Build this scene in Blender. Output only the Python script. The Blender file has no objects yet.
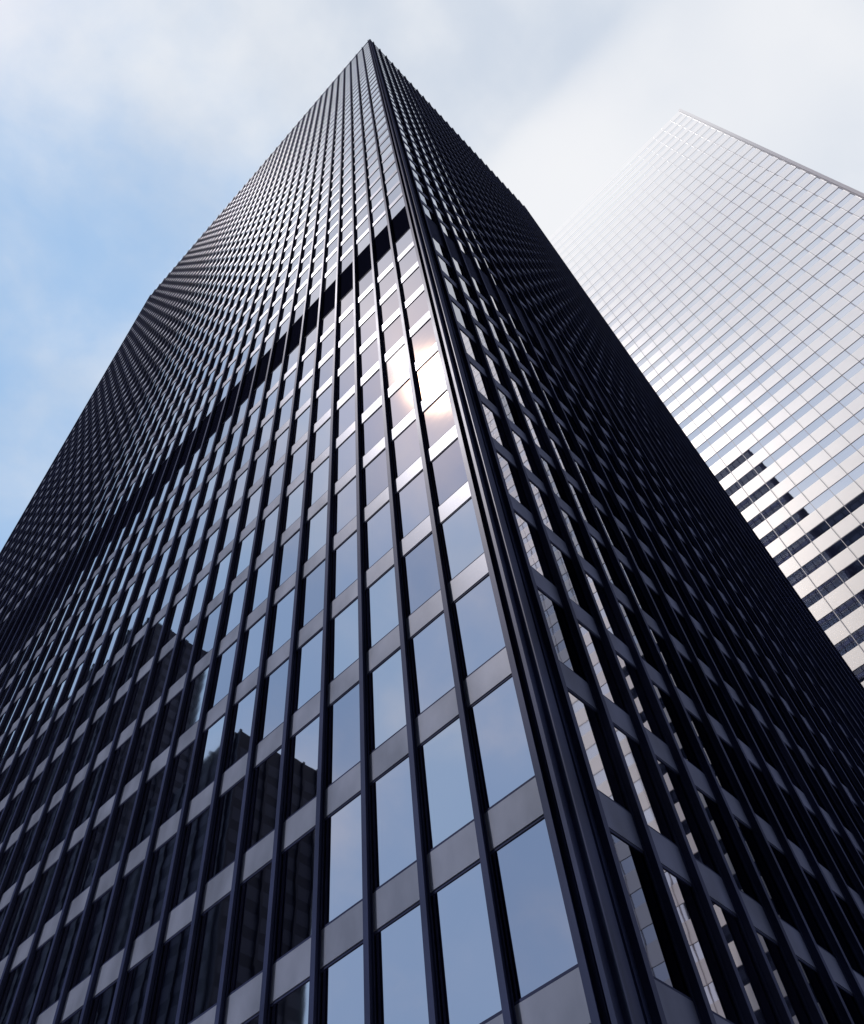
import bpy, bmesh, math, random
from mathutils import Vector, Matrix
random.seed(7)
C = bpy.context.scene.collection
W, H = 864, 1024
F = 893.5
# ---------------------------------------------------------------- camera frame
vV = Vector((-84, 557, -F)).normalized()
vA = Vector((-1941, -1726, -F))
vA = (vA - vV * vA.dot(vV)).normalized()
vB = vA.cross(vV).normalized()
if vB.x < 0: vB = -vB
CAMZ = 1.6
R = Matrix((vB, vA, vV))           # rows: world x, y, z expressed in camera axes
cd = bpy.data.cameras.new('camera'); cam = bpy.data.objects.new('camera', cd); C.objects.link(cam)
cd.sensor_fit = 'HORIZONTAL'; cd.sensor_width = 36; cd.lens = 36 * F / W
cd.clip_start = 0.1; cd.clip_end = 20000
cam.matrix_world = Matrix.Translation((0, 0, CAMZ)) @ R.to_4x4()
bpy.context.scene.camera = cam
RT = R.transposed()
def proj(p):
    q = RT @ (Vector(p) - Vector((0, 0, CAMZ)))
    if q.z > -0.1: return None
    return (432 + F * q.x / -q.z, 512 - F * q.y / -q.z)
def area(pts):
    q = [proj(p) for p in pts]
    if any(a is None for a in q): return 0
    s = 0
    for i in range(len(q)):
        a, b = q[i], q[(i + 1) % len(q)]
        s += a[0] * b[1] - a[1] * b[0]
    cx = sum(a[0] for a in q) / len(q); cy = sum(a[1] for a in q) / len(q)
    if not (-10 < cx < W + 10 and -10 < cy < H + 10): return 0
    return abs(s) / 2, cx, cy

# ---------------------------------------------------------------- materials
def mat(name, base, rough=0.4, metal=0.0, spec=0.5, noise=0.0, nscale=3.0, bump=0.0, bscale=20, stretch=(1,1,1), rvar=0.0):
    m = bpy.data.materials.new(name); m.use_nodes = True
    nt = m.node_tree; b = nt.nodes['Principled BSDF']
    b.inputs['Base Color'].default_value = (*base, 1)
    b.inputs['Roughness'].default_value = rough
    b.inputs['Metallic'].default_value = metal
    b.inputs['Specular IOR Level'].default_value = spec
    g = nt.nodes.new('ShaderNodeNewGeometry')
    mp = nt.nodes.new('ShaderNodeMapping'); mp.inputs['Scale'].default_value = stretch
    nt.links.new(g.outputs['Position'], mp.inputs['Vector'])
    if noise or rvar:
        n = nt.nodes.new('ShaderNodeTexNoise'); n.inputs['Scale'].default_value = nscale; n.inputs['Detail'].default_value = 5
        nt.links.new(mp.outputs[0], n.inputs['Vector'])
        if noise:
            mx = nt.nodes.new('ShaderNodeMix'); mx.data_type = 'RGBA'
            mx.inputs[6].default_value = (*[c * (1 - noise) for c in base], 1)
            mx.inputs[7].default_value = (*[min(1, c * (1 + noise)) for c in base], 1)
            nt.links.new(n.outputs['Fac'], mx.inputs[0]); nt.links.new(mx.outputs[2], b.inputs['Base Color'])
        if rvar:
            mr = nt.nodes.new('ShaderNodeMapRange'); mr.inputs['To Min'].default_value = max(0.02, rough - rvar); mr.inputs['To Max'].default_value = rough + rvar
            nt.links.new(n.outputs['Fac'], mr.inputs['Value']); nt.links.new(mr.outputs[0], b.inputs['Roughness'])
    if bump:
        n2 = nt.nodes.new('ShaderNodeTexNoise'); n2.inputs['Scale'].default_value = bscale; n2.inputs['Detail'].default_value = 2
        nt.links.new(mp.outputs[0], n2.inputs['Vector'])
        bp = nt.nodes.new('ShaderNodeBump'); bp.inputs['Strength'].default_value = 1; bp.inputs['Distance'].default_value = bump
        nt.links.new(n2.outputs['Fac'], bp.inputs['Height']); nt.links.new(bp.outputs[0], b.inputs['Normal'])
    return m
def satin(name, base, gl, rough, noise=.25, nscale=.9, stretch=(1, 1, .5)):
    """matt paint with a weak constant sheen: diffuse plus a little glossy"""
    m = bpy.data.materials.new(name); m.use_nodes = True; nt = m.node_tree; nt.nodes.clear()
    o = nt.nodes.new('ShaderNodeOutputMaterial'); ad = nt.nodes.new('ShaderNodeAddShader')
    d = nt.nodes.new('ShaderNodeBsdfDiffuse'); g = nt.nodes.new('ShaderNodeBsdfAnisotropic')
    g.inputs['Color'].default_value = (gl, gl, gl * 1.15, 1)
    ge = nt.nodes.new('ShaderNodeNewGeometry'); mp = nt.nodes.new('ShaderNodeMapping'); mp.inputs['Scale'].default_value = stretch
    nt.links.new(ge.outputs['Position'], mp.inputs['Vector'])
    n = nt.nodes.new('ShaderNodeTexNoise'); n.inputs['Scale'].default_value = nscale; n.inputs['Detail'].default_value = 6; nt.links.new(mp.outputs[0], n.inputs['Vector'])
    mx = nt.nodes.new('ShaderNodeMix'); mx.data_type = 'RGBA'
    mx.inputs[6].default_value = (*[c * (1 - noise) for c in base], 1); mx.inputs[7].default_value = (*[c * (1 + noise) for c in base], 1)
    sp = nt.nodes.new('ShaderNodeMapRange'); sp.inputs['From Min'].default_value = .3; sp.inputs['From Max'].default_value = .7
    nt.links.new(n.outputs['Fac'], sp.inputs['Value'])
    nt.links.new(sp.outputs[0], mx.inputs[0]); nt.links.new(mx.outputs[2], d.inputs['Color'])
    mr = nt.nodes.new('ShaderNodeMapRange'); mr.inputs['To Min'].default_value = rough - .07; mr.inputs['To Max'].default_value = rough + .07
    nt.links.new(n.outputs['Fac'], mr.inputs['Value']); nt.links.new(mr.outputs[0], g.inputs['Roughness'])
    nt.links.new(d.outputs[0], ad.inputs[0]); nt.links.new(g.outputs[0], ad.inputs[1]); nt.links.new(ad.outputs[0], o.inputs[0])
    return m
STEEL = satin('black_steel', (0.024, 0.031, 0.082), 0.028, 0.42)
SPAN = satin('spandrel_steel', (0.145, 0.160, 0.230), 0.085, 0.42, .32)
SPANS = satin('spandrel_steel_shaded', (0.090, 0.103, 0.185), 0.04, 0.45)  # same steel as SPAN, with south-face shade put into the colour
FRAME = satin('frame_steel', (0.026, 0.032, 0.080), 0.014, 0.5)
LOUV = mat('louvre_black', (0.014, 0.015, 0.036), 0.9, 0, 0.0)
LOUVS = mat('louvre_navy', (0.06, 0.066, 0.12), 0.9, 0, 0.0)
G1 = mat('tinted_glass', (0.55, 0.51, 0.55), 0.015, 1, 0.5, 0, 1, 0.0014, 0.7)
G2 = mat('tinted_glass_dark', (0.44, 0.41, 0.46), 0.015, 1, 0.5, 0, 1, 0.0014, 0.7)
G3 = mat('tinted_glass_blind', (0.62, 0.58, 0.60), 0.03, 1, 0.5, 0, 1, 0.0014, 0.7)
G4 = mat('tinted_glass_shaded', (0.10, 0.115, 0.18), 0.015, 1, 0.5, 0, 1, 0.0014, 0.7)  # same tinted glass, its colour darkened to shade the south face
GD = mat('shaded_glass', (0.10, 0.11, 0.14), 0.03, 1)  # tinted glass darkened so east and north panes mirror little light
WHITE = mat('pale_cladding', (0.95, 0.91, 0.92), 0.32, 0.6, 0.5, 0.05, 0.4)
PCOL = mat('pale_column_cladding', (0.58, 0.53, 0.57), 0.45, 0.0, 0.5, 0.05, 0.4)
PGLASS = mat('pale_glass', (0.76, 0.77, 0.84), 0.02, 1, 0.5, 0, 1, 0.001, 0.5)
PMULL = mat('grey_mullion', (0.34, 0.33, 0.37), 0.4, 0.3)
DARKW = mat('dark_office_wall', (0.014, 0.020, 0.046), 0.5, 0, 0.1, .3, .5)
DARKG = mat('dark_office_glass', (0.035, 0.045, 0.085), 0.5, 0, .1)
ASPH = mat('asphalt', (0.05, 0.05, 0.052), 0.9, 0, 0.3, 0.3, 4)
PAVE = mat('granite_paving', (0.28, 0.27, 0.26), 0.7, 0, 0.4, 0.2, 2)
PAINT = mat('road_paint', (0.75, 0.75, 0.72), 0.6)
ROOF = mat('roof_gravel', (0.18, 0.18, 0.18), 0.9, 0, .3, .3, 5)

# ---------------------------------------------------------------- mesh helpers
class MB:
    def __init__(s): s.v = []; s.f = []; s.m = []
    def quad(s, pts, mi=0):
        n = len(s.v); s.v += [tuple(p) for p in pts]; s.f.append(tuple(range(n, n + len(pts)))); s.m.append(mi)
    def hexa(s, c, mi=0):      # c: 8 corners, 4 bottom ring then 4 top ring
        n = len(s.v); s.v += [tuple(p) for p in c]
        for f in ((0,3,2,1),(4,5,6,7),(0,1,5,4),(1,2,6,5),(2,3,7,6),(3,0,4,7)):
            s.f.append(tuple(n + i for i in f)); s.m.append(mi)
    def box(s, x0, x1, y0, y1, z0, z1, mi=0):
        s.hexa([(x0,y0,z0),(x1,y0,z0),(x1,y1,z0),(x0,y1,z0),(x0,y0,z1),(x1,y0,z1),(x1,y1,z1),(x0,y1,z1)], mi)
    def prism(s, prof, z0, z1, mi=0):
        n = len(s.v); k = len(prof)
        s.v += [(p[0], p[1], z0) for p in prof] + [(p[0], p[1], z1) for p in prof]
        for i in range(k):
            j = (i + 1) % k; s.f.append((n+i, n+j, n+k+j, n+k+i)); s.m.append(mi)
        s.f.append(tuple(range(n, n+k))); s.m.append(mi); s.f.append(tuple(range(n+k, n+2*k))); s.m.append(mi)
    def mesh(s, name, mats, recalc=True):
        me = bpy.data.meshes.new(name); me.from_pydata(s.v, [], s.f)
        for m in (mats if isinstance(mats, (list, tuple)) else [mats]): me.materials.append(m)
        me.polygons.foreach_set('material_index', s.m)
        if recalc:
            bm = bmesh.new(); bm.from_mesh(me); bmesh.ops.recalc_face_normals(bm, faces=bm.faces); bm.to_mesh(me); bm.free()
        me.update(); return me
def link(name, me, parent=None, loc=(0,0,0), **props):
    o = bpy.data.objects.new(name, me); C.objects.link(o); o.location = loc
    if parent: o.parent = parent
    for k, v in props.items(): o[k] = v
    return o

class Face:
    """a facade: corner origin, direction along it, outward normal"""
    def __init__(s, O, U, N): s.O = Vector(O); s.U = Vector(U); s.N = Vector(N)
    def d(s, u, d, z): return s.U * u + s.N * d + Vector((0, 0, z))
    def p(s, u, d, z): return s.O + s.d(u, d, z)
    def fbox(s, mb, u0, u1, d0, d1, z0, z1, mi=0, off=Vector((0,0,0))):
        c = [s.d(u0,d0,z0), s.d(u1,d0,z0), s.d(u1,d1,z0), s.d(u0,d1,z0), s.d(u0,d0,z1), s.d(u1,d0,z1), s.d(u1,d1,z1), s.d(u0,d1,z1)]
        mb.hexa([q + off for q in c], mi)
    def fprism(s, mb, prof, z0, z1, mi=0, off=Vector((0,0,0))):
        mb.prism([tuple((s.d(a, b, 0) + off)[:2]) for a, b in prof], z0, z1, mi)

# ---------------------------------------------------------------- the black tower
X0, Y0, X1, Y1 = 11.0, 6.5, 51.9, 69.75
MOD = 1.525; FL = 3.62; WH = 2.78; SPH = FL - WH
rows = [9.1 + FL * k for k in range(12)]
BAND0 = rows[-1] + WH; BAND1 = 56.75
rows2 = [BAND1 + FL * k for k in range(33)]
allrows = rows + rows2
ROOFZ = 177.0
tower = bpy.data.objects.new('black_tower', None); C.objects.link(tower)
tower.location = ((X0 + X1) / 2, (Y0 + Y1) / 2, 0)
tower['label'] = 'black steel and glass office tower whose sharp corner rises through the middle of the view'
tower['category'] = 'skyscraper'
TL = tower.location.copy()
faces = {'west': (Face((X0, Y0, 0), (0,1,0), (-1,0,0)), 0.36, 41),
         'south': (Face((X0, Y0, 0), (1,0,0), (0,-1,0)), 0.75, 26),
         'east': (Face((X1, Y0, 0), (0,1,0), (1,0,0)), 0.36, 41),
         'north': (Face((X0, Y1, 0), (1,0,0), (0,1,0)), 0.75, 26)}
GREC = 0.032
def pane_geo(mb, fc, key, off, w=MOD - 0.06, near=False):
    t = [random.uniform(-.003, .003) for _ in range(2)]
    h = WH
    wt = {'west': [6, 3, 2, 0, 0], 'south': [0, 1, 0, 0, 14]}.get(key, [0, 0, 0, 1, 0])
    if key == 'south' and near: wt = [3, 3, 1, 0, 3]  # less darkened panes by the corner, where reflections should show
    mb.quad([fc.d(.03, -GREC + t[0], 0) + off, fc.d(.03 + w, -GREC - t[0], 0) + off,
             fc.d(.03 + w, -GREC - t[0] + t[1], h) + off, fc.d(.03, -GREC + t[0] + t[1], h) + off],
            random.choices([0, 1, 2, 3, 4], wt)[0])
def frame_geo(mb, fc, off):
    w = MOD
    fc.fbox(mb, .045, w - .045, -.10, -.012, 0, .05, 0, off)
    fc.fbox(mb, .045, w - .045, -.10, -.012, WH - .05, WH, 0, off)
    fc.fbox(mb, .0, .045, -.10, -.012, 0, WH, 0, off)
    fc.fbox(mb, w - .045, w, -.10, -.012, 0, WH, 0, off)
def span_geo(mb, fc, off, h=SPH, mi=0):
    fc.fbox(mb, .03, MOD - .03, -.14, 0, -h + .012, -.012, mi, off)
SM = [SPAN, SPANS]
cells = []
for key, (fc, u0, n) in faces.items():
    for r, z in enumerate(allrows):
        for i in range(n):
            u = u0 + i * MOD
            a = 0
            if key in ('west', 'south'):
                q = area([fc.p(u, 0, z), fc.p(u + MOD, 0, z), fc.p(u + MOD, 0, z + WH), fc.p(u, 0, z + WH)])
                if q:
                    ctr = fc.p(u, 0, z)
                    ratio = ctr.y / ctr.x if key == 'west' else ctr.x / ctr.y
                    a = q[0] * max(0.02, 1 - (.18 * ratio + .16) / MOD)
            cells.append((a, key, u, z))
cells.sort(key=lambda c: -c[0])
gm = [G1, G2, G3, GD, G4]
wrest, frest, srest = MB(), MB(), MB()
for k, (a, key, u, z) in enumerate(cells):
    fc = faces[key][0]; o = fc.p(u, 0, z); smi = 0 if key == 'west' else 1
    near = u < .8 + MOD * 2.5 and z < 36
    if k < 100:
        mb = MB(); pane_geo(mb, fc, key, Vector((0,0,0)), near=near)
        wo = link('window', mb.mesh('window', gm, False), tower, o - TL)
        mb = MB(); frame_geo(mb, fc, Vector((0,0,0))); link('frame', mb.mesh('frame', FRAME), wo)
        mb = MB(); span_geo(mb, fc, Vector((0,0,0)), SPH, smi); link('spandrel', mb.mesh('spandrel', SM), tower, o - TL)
    else:
        pane_geo(wrest, fc, key, o - TL, near=near); frame_geo(frest, fc, o - TL)
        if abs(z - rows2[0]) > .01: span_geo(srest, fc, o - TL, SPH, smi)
link('windows', wrest.mesh('windows', gm, False), tower, kind='stuff')
link('window_frames', frest.mesh('window_frames', FRAME), tower, kind='stuff')
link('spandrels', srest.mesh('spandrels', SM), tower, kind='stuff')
# mullions: rolled I section
def mull_prof(D=.14):
    fw, ft, wt = .072, .02, .028
    return [(-fw, 0.0), (fw, 0.0), (fw, ft), (wt, ft), (wt, D - ft), (fw, D - ft), (fw, D), (-fw, D), (-fw, D - ft), (-wt, D - ft), (-wt, ft), (-fw, ft)]
far = MB(); CLEARZ = 7.6
for key, (fc, u0, n) in faces.items():
    D = .14 if key in ('west', 'east') else .19
    if key in ('west', 'south'):
        mb = MB(); fc.fprism(mb, mull_prof(D), CLEARZ, ROOFZ); me = mb.mesh('mullion', STEEL)
    for i in range(n + 1):
        o = fc.p(u0 + i * MOD, 0.004, 0)
        if key in ('west', 'south'): link('mullion', me, tower, o - TL)
        else: fc.fprism(far, mull_prof(D), CLEARZ, ROOFZ, 0, o - TL)
link('mullions', far.mesh('mullions', STEEL), tower, kind='stuff')
# core, band, parapet, corner columns
mb = MB()
mb.box(X0 + .16, X1 - .16, Y0 + .16, Y1 - .16, CLEARZ, BAND0 + .02)
mb.box(X0 + .45, X1 - .45, Y0 + .45, Y1 - .45, BAND0 + .02, BAND1 - .02)
mb.box(X0 + .16, X1 - .16, Y0 + .16, Y1 - .16, BAND1 - .02, ROOFZ - .3)
link('core_wall', mb.mesh('core_wall', FRAME), tower, -TL)
for key, (fc, u0, n) in faces.items():
    mb = MB(); L = n * MOD
    d0, d1 = (-.20, -.06) if key == 'west' else (-.12, -.02)
    z = BAND0 + .06
    while z < BAND1 - .15:
        fc.fbox(mb, u0, u0 + L, d0, d1, z, z + (.06 if key == 'west' else .12)); z += .2
    link('louvre_band', mb.mesh('louvre_band', LOUV if key == 'west' else LOUVS), tower, fc.O - TL)
    mb = MB(); fc.fbox(mb, u0, u0 + L, -.15, .001, allrows[-1] + WH, ROOFZ)
    link('parapet', mb.mesh('parapet', STEEL), tower, fc.O - TL)
    mb = MB(); fc.fbox(mb, u0, u0 + L, -.15, .001, CLEARZ, rows[0] - SPH - .003)
    link('fascia', mb.mesh('fascia', STEEL), tower, fc.O - TL)
a, b = .36, .75
for sx, sy in ((0,0),(1,0),(0,1),(1,1)):
    mb = MB()
    X = (lambda v: X0 + v) if sx == 0 else (lambda v: X1 - v)
    Y = (lambda v: Y0 + v) if sy == 0 else (lambda v: Y1 - v)
    # notched cover plates around the corner column (plan profile)
    prof = [(-.02, a), (-.02, .22), (.05, .22), (.05, .14), (-.10, .14), (-.10, .05), (.08, .05), (.08, -.10), (.17, -.10), (.17, .05), (.30, .05), (.30, -.02), (.52, -.02), (.52, .04), (.60, .04), (.60, -.02), (b, -.02), (b, a)]
    mb.prism([(X(p), Y(q)) for p, q in prof], CLEARZ, ROOFZ)
    link('corner_column', mb.mesh('corner_column', STEEL), tower, -TL)
mb = MB(); mb.box(X0 + .2, X1 - .2, Y0 + .2, Y1 - .2, ROOFZ - .3, ROOFZ - .1); link('roof', mb.mesh('roof', ROOF), tower, -TL)
# lobby
mb = MB(); mb.box(X0 + 3, X1 - 3, Y0 + 3, Y1 - 3, .15, CLEARZ); link('lobby_glazing', mb.mesh('lobby_glazing', G2), tower, -TL)
mb = MB(); mb.box(X0 + .1, X1 - .1, Y0 + .1, Y1 - .1, CLEARZ - .3, CLEARZ - .004); link('lobby_soffit', mb.mesh('lobby_soffit', WHITE), tower, -TL)
for i in range(8):
    for j in range(5):
        if 0 < i < 7 and 0 < j < 4: continue
        x = X0 + .7 + j * (X1 - X0 - 1.4) / 4; y = Y0 + .7 + i * (Y1 - Y0 - 1.4) / 7
        mb = MB(); mb.box(x-.45, x+.45, y-.45, y+.45, .15, CLEARZ - .3); link('column', mb.mesh('column', STEEL), tower, -TL)

# ---------------------------------------------------------------- the pale tower
PX, PY0, PX1, PY1 = 90.0, -38.3, 128.0, 34.0
PZ = 266.6; PFL = 4.67; PMOD = 3.1; PW = 2.0
pt = bpy.data.objects.new('pale_tower', None); C.objects.link(pt)
pt.location = ((PX + PX1) / 2, (PY0 + PY1) / 2, 0); PL = pt.location.copy()
pt['label'] = 'pale silver office tower with fine window grid, its top fading into cloud'
pt['category'] = 'skyscraper'
pfaces = [(Face((PX, PY0, 0), (0,1,0), (-1,0,0)), PY1 - PY0), (Face((PX, PY0, 0), (1,0,0), (0,-1,0)), PX1 - PX),
          (Face((PX1, PY0, 0), (0,1,0), (1,0,0)), PY1 - PY0), (Face((PX, PY1, 0), (1,0,0), (0,1,0)), PX1 - PX)]
mb = MB(); mb.box(PX + .12, PX1 - .12, PY0 + .12, PY1 - .12, 0.15, PZ - .5); link('core_wall', mb.mesh('core_wall', PMULL), pt, -PL)
pcells = []; nf = 56
srest, mrest = MB(), MB()
for fi, (fc, L) in enumerate(pfaces):
    n = int((L - .9) / PMOD); u0 = (L - n * PMOD) / 2
    for r in range(nf):
        z = PZ - 3.0 - PW - r * PFL
        if z < 3: continue
        for i in range(n):
            u = u0 + i * PMOD; a = 0
            if fi == 0:
                q = area([fc.p(u,0,z), fc.p(u+PMOD,0,z), fc.p(u+PMOD,0,z+PW), fc.p(u,0,z+PW)])
                if q and q[1] > 525 + .692 * (q[2] - 210): a = q[0]
            pcells.append((a, fi, u, z))
        mb2 = MB() if fi == 0 else srest
        off = Vector((0,0,0)) if fi == 0 else fc.O - PL
        zt = z + PW + (PFL - PW if r else 3.0)
        # cladding course split into panels by fine joints
        i = 0
        while i < n:
            fc.fbox(mb2, u0 + i * PMOD + .02, u0 + (i + 1) * PMOD - .02, -.12, .0, z + PW, zt - .02, 0, off); i += 1
        if fi == 0: link('spandrel', mb2.mesh('spandrel', WHITE), pt, fc.O - PL)
    if fi == 0:
        mb = MB(); fc.fbox(mb, -.04, .04, 0.002, .09, 3, PZ - .4); mm = mb.mesh('mullion', PMULL)
    for i in range(n + 1):
        if fi == 0: link('mullion', mm, pt, fc.p(u0 + i * PMOD, 0, 0) - PL)
        else: fc.fbox(mrest, -.04, .04, 0.002, .09, 3, PZ - .4, 0, fc.p(u0 + i * PMOD, 0, 0) - PL)
link('spandrels', srest.mesh('spandrels', WHITE), pt, kind='stuff')
link('mullions', mrest.mesh('mullions', PMULL), pt, kind='stuff')
pcells.sort(key=lambda c: -c[0]); wr = MB()
for k, (a, fi, u, z) in enumerate(pcells):
    fc = pfaces[fi][0]; o = fc.p(u, 0, z); off = Vector((0,0,0)) if k < 100 else o - PL
    m2 = MB() if k < 100 else wr
    t = [random.uniform(-.006, .006) for _ in range(2)]
    m2.quad([fc.d(.0, -.08 + t[0], 0) + off, fc.d(PMOD, -.08 - t[0], 0) + off, fc.d(PMOD, -.08 - t[0] + t[1], PW) + off, fc.d(0, -.08 + t[0] + t[1], PW) + off])
    if k < 100: link('window', m2.mesh('window', PGLASS, False), pt, o - PL)
link('windows', wr.mesh('windows', PGLASS, False), pt, kind='stuff')
for sx in (0, 1):
    for sy in (0, 1):
        X = (lambda v: PX + v) if sx == 0 else (lambda v: PX1 - v)
        Y = (lambda v: PY0 + v) if sy == 0 else (lambda v: PY1 - v)
        prof = [(-.30, -.3), (-.30, .30), (.02, .30), (.02, .36), (-.15, .36), (-.15, .44), (.44, .44), (.44, -.15), (.36, -.15), (.36, .02), (.30, .02), (.30, -.3)]
        mb = MB(); mb.prism([(X(p), Y(q)) for p, q in prof], 0.15, PZ)
        link('corner_column', mb.mesh('corner_column', PCOL), pt, -PL)
mb = MB(); mb.box(PX + .3, PX1 - .3, PY0 + .3, PY1 - .3, PZ - .5, PZ - .2); link('roof', mb.mesh('roof', ROOF), pt, -PL)

# ---------------------------------------------------------------- towers seen only as reflections
def dark_tower(x0, x1, y0, y1, h, label, fl=3.9, mod=3.0):
    t = bpy.data.objects.new('dark_tower', None); C.objects.link(t); t.location = ((x0+x1)/2, (y0+y1)/2, 0)
    t['label'] = label; t['category'] = 'office building'; T = t.location.copy()
    mb = MB(); mb.box(x0, x1, y0, y1, .15, h); link('wall', mb.mesh('wall', DARKW), t, -T)
    mb = MB(); g = MB()
    for fc, L in ((Face((x0,y0,0),(0,1,0),(-1,0,0)), y1-y0), (Face((x0,y0,0),(1,0,0),(0,-1,0)), x1-x0), (Face((x1,y0,0),(0,1,0),(1,0,0)), y1-y0), (Face((x0,y1,0),(1,0,0),(0,1,0)), x1-x0)):
        n = int(L / mod); u0 = (L - n*mod)/2
        for i in range(n + 1): fc.fbox(mb, u0+i*mod-.2, u0+i*mod+.2, .03, .4, .15, h - .05, 0, fc.O - T)
        z = 5
        while z + 2.4 < h:
            g.quad([fc.p(u0, .02, z) - T, fc.p(L-u0, .02, z) - T, fc.p(L-u0, .02, z+2.2) - T, fc.p(u0, .02, z+2.2) - T]); z += fl
    link('piers', mb.mesh('piers', DARKW), t, kind='stuff'); link('windows', g.mesh('windows', DARKG, False), t, kind='stuff')
dark_tower(-53, -38, 91, 138, 108, 'lower dark office block mirrored in the lower windows of the black tower')
dark_tower(-58, -38, 141, 245, 185, 'taller dark office slab mirrored in the windows at the left of the black tower')
dark_tower(-60, -15, -75, 17, 216, 'tall dark building mirrored low down in the windows of the pale tower')

# ---------------------------------------------------------------- ground
mb = MB(); mb.quad([(-6000,-6000,0),(6000,-6000,0),(6000,6000,0),(-6000,6000,0)]); link('ground', mb.mesh('ground', ASPH, False), None, kind='structure')
mb = MB(); mb.box(-12, 60, -14, 150, -.2, .148); link('pavement', mb.mesh('pavement', PAVE), None, kind='structure')
mb = MB(); mb.box(80, 140, -60, 150, -.2, .148); link('pavement', mb.mesh('pavement', PAVE), None, kind='structure')
mb = MB()
for i in range(30): mb.quad([(69.9, -60 + i*7, .004), (70.1, -60 + i*7, .004), (70.1, -57 + i*7, .004), (69.9, -57 + i*7, .004)])
link('road_marking', mb.mesh('road_marking', PAINT, False), None, kind='structure')

# ---------------------------------------------------------------- cloud drifting over the pale tower
vm = bpy.data.materials.new('cloud_volume'); vm.use_nodes = True; nt = vm.node_tree; nt.nodes.clear()
N = nt.nodes.new; Lk = nt.links.new
out = N('ShaderNodeOutputMaterial'); add = N('ShaderNodeAddShader'); ab = N('ShaderNodeVolumeAbsorption'); em = N('ShaderNodeEmission')
ab.inputs['Color'].default_value = (0,0,0,1); em.inputs['Color'].default_value = (.90,.91,.94,1)  # emission stands in for daylight scattered inside the mist
Lk(ab.outputs[0], add.inputs[0]); Lk(em.outputs[0], add.inputs[1]); Lk(add.outputs[0], out.inputs['Volume'])
geo = N('ShaderNodeNewGeometry'); sep = N('ShaderNodeSeparateXYZ'); Lk(geo.outputs['Position'], sep.inputs[0])
def mr(src, a, b, c=0, d=1):
    n = N('ShaderNodeMapRange'); n.interpolation_type = 'SMOOTHSTEP'
    for i, v in zip(('From Min','From Max','To Min','To Max'), (a, b, c, d)): n.inputs[i].default_value = v
    Lk(src, n.inputs['Value']); return n.outputs[0]
def mul(a, b, op='MULTIPLY'):
    n = N('ShaderNodeMath'); n.operation = op
    for i, v in enumerate((a, b)):
        if isinstance(v, (int, float)): n.inputs[i].default_value = v
        else: Lk(v, n.inputs[i])
    return n.outputs[0]
nz = N('ShaderNodeTexNoise'); nz.inputs['Scale'].default_value = .02; nz.inputs['Detail'].default_value = 2; Lk(geo.outputs['Position'], nz.inputs['Vector'])
# thickest close to the facade, so the white mist hugs the tower rather than the open sky
dens = mul(mr(sep.outputs['Z'], 155, 268), mr(sep.outputs['Y'], -40, 4, .40, 1))
dens = mul(dens, mr(sep.outputs['Z'], 276, 300, 1, 0))
dens = mul(dens, mr(sep.outputs['Y'], 14, 44, 1, .1))
dens = mul(dens, mr(nz.outputs['Fac'], .3, .7, .65, 1.3))
dens = mul(dens, .040)
Lk(dens, ab.inputs['Density']); Lk(dens, em.inputs['Strength'])
vm.cycles.volume_step_rate = 2.0
mb = MB(); mb.box(64, 118, -85, 46, 153, 302)
link('cloud', mb.mesh('cloud', vm), None, kind='stuff', label='white cloud drifting across the top of the pale tower', category='cloud')

# ---------------------------------------------------------------- sky and sun
S = Vector((-.3368, .2276, .9137)).normalized()
sd = bpy.data.lights.new('sun', 'SUN'); sd.energy = 4.0; sd.angle = math.radians(.55); sd.color = (1, .95, .88)
so = bpy.data.objects.new('sun', sd); C.objects.link(so); so.rotation_euler = S.to_track_quat('Z', 'Y').to_euler(); so.location = (0, 0, 300)
w = bpy.data.worlds.new('World'); bpy.context.scene.world = w; w.use_nodes = True
nt = w.node_tree; nt.nodes.clear(); N = nt.nodes.new; Lk = nt.links.new
wo = N('ShaderNodeOutputWorld'); bg = N('ShaderNodeBackground'); bg.inputs['Strength'].default_value = .1; Lk(bg.outputs[0], wo.inputs[0])
sky = N('ShaderNodeTexSky'); sky.sky_type = 'NISHITA'; sky.sun_disc = False
sky.sun_elevation = math.asin(S.z); sky.sun_rotation = math.atan2(S.x, S.y); sky.dust_density = 1.0
tc = N('ShaderNodeTexCoord'); sep = N('ShaderNodeSeparateXYZ'); Lk(tc.outputs['Generated'], sep.inputs[0])
n1 = N('ShaderNodeTexNoise'); n1.inputs['Scale'].default_value = 3.2; n1.inputs['Detail'].default_value = 8; n1.inputs['Roughness'].default_value = .55; n1.inputs['Distortion'].default_value = .3
Lk(tc.outputs['Generated'], n1.inputs['Vector'])
yy = mul(sep.outputs['Y'], mul(mul(n1.outputs['Fac'], -.5, 'ADD'), -.8), 'ADD')
fac = mr(yy, .02, .42, 1, .2)
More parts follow.
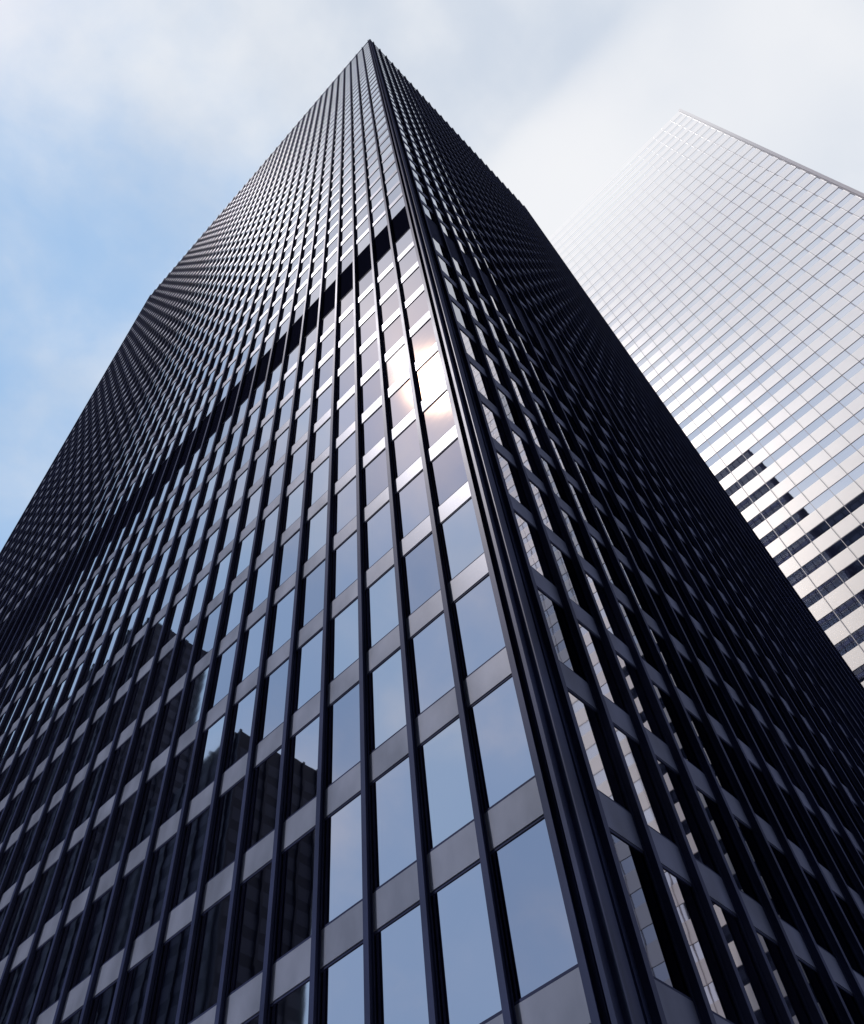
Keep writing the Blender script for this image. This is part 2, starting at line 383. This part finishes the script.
# thin veils inside the blue part
n3 = N('ShaderNodeTexNoise'); n3.inputs['Scale'].default_value = 5; n3.inputs['Detail'].default_value = 7; n3.inputs['Roughness'].default_value = .55; n3.inputs['Distortion'].default_value = .2
mpw = N('ShaderNodeMapping'); mpw.inputs['Location'].default_value = (3.1, 1.7, .4); Lk(tc.outputs['Generated'], mpw.inputs['Vector'])
Lk(mpw.outputs[0], n3.inputs['Vector'])
veil = mr(n3.outputs['Fac'], .38, .78, 0, .65)
fac = mul(fac, mul(veil, mul(1.0, fac, 'SUBTRACT')), 'ADD')
n2 = N('ShaderNodeTexNoise'); n2.inputs['Scale'].default_value = 4; n2.inputs['Detail'].default_value = 7; Lk(tc.outputs['Generated'], n2.inputs['Vector'])
ccol = N('ShaderNodeMix'); ccol.data_type = 'RGBA'; ccol.inputs[6].default_value = (6.2, 6.9, 8.0, 1); ccol.inputs[7].default_value = (8.2, 8.5, 9.0, 1)
Lk(mr(n2.outputs['Fac'], .35, .65), ccol.inputs[0])
skm = N('ShaderNodeVectorMath'); skm.operation = 'MULTIPLY'; skm.inputs[1].default_value = (1.7, 2.1, 2.2); Lk(sky.outputs[0], skm.inputs[0])
skn = N('ShaderNodeVectorMath'); skn.operation = 'MINIMUM'; skn.inputs[1].default_value = (2.9, 5.1, 8.3); Lk(skm.outputs[0], skn.inputs[0])
mx = N('ShaderNodeMix'); mx.data_type = 'RGBA'; Lk(fac, mx.inputs[0]); Lk(skn.outputs[0], mx.inputs[6]); Lk(ccol.outputs[2], mx.inputs[7])
dt = N('ShaderNodeVectorMath'); dt.operation = 'DOT_PRODUCT'; dt.inputs[1].default_value = S
dn = N('ShaderNodeVectorMath'); dn.operation = 'NORMALIZE'; Lk(tc.outputs['Generated'], dn.inputs[0]); Lk(dn.outputs[0], dt.inputs[0])
g = mul(mul(mul(dt.outputs['Value'], 0, 'MAXIMUM'), 120, 'POWER'), 5)
g2 = mul(mul(mul(dt.outputs['Value'], 0, 'MAXIMUM'), 4500, 'POWER'), 260)
gs = mul(g, g2, 'ADD')
gc = N('ShaderNodeVectorMath'); gc.operation = 'SCALE'; gc.inputs[0].default_value = (1, .64, .38); Lk(gs, gc.inputs['Scale'])
ad = N('ShaderNodeVectorMath'); ad.operation = 'ADD'; Lk(mx.outputs[2], ad.inputs[0]); Lk(gc.outputs[0], ad.inputs[1])
Lk(ad.outputs[0], bg.inputs['Color'])
sc = bpy.context.scene; sc.view_settings.view_transform = 'Standard'; sc.view_settings.look = 'None'; sc.view_settings.exposure = 0
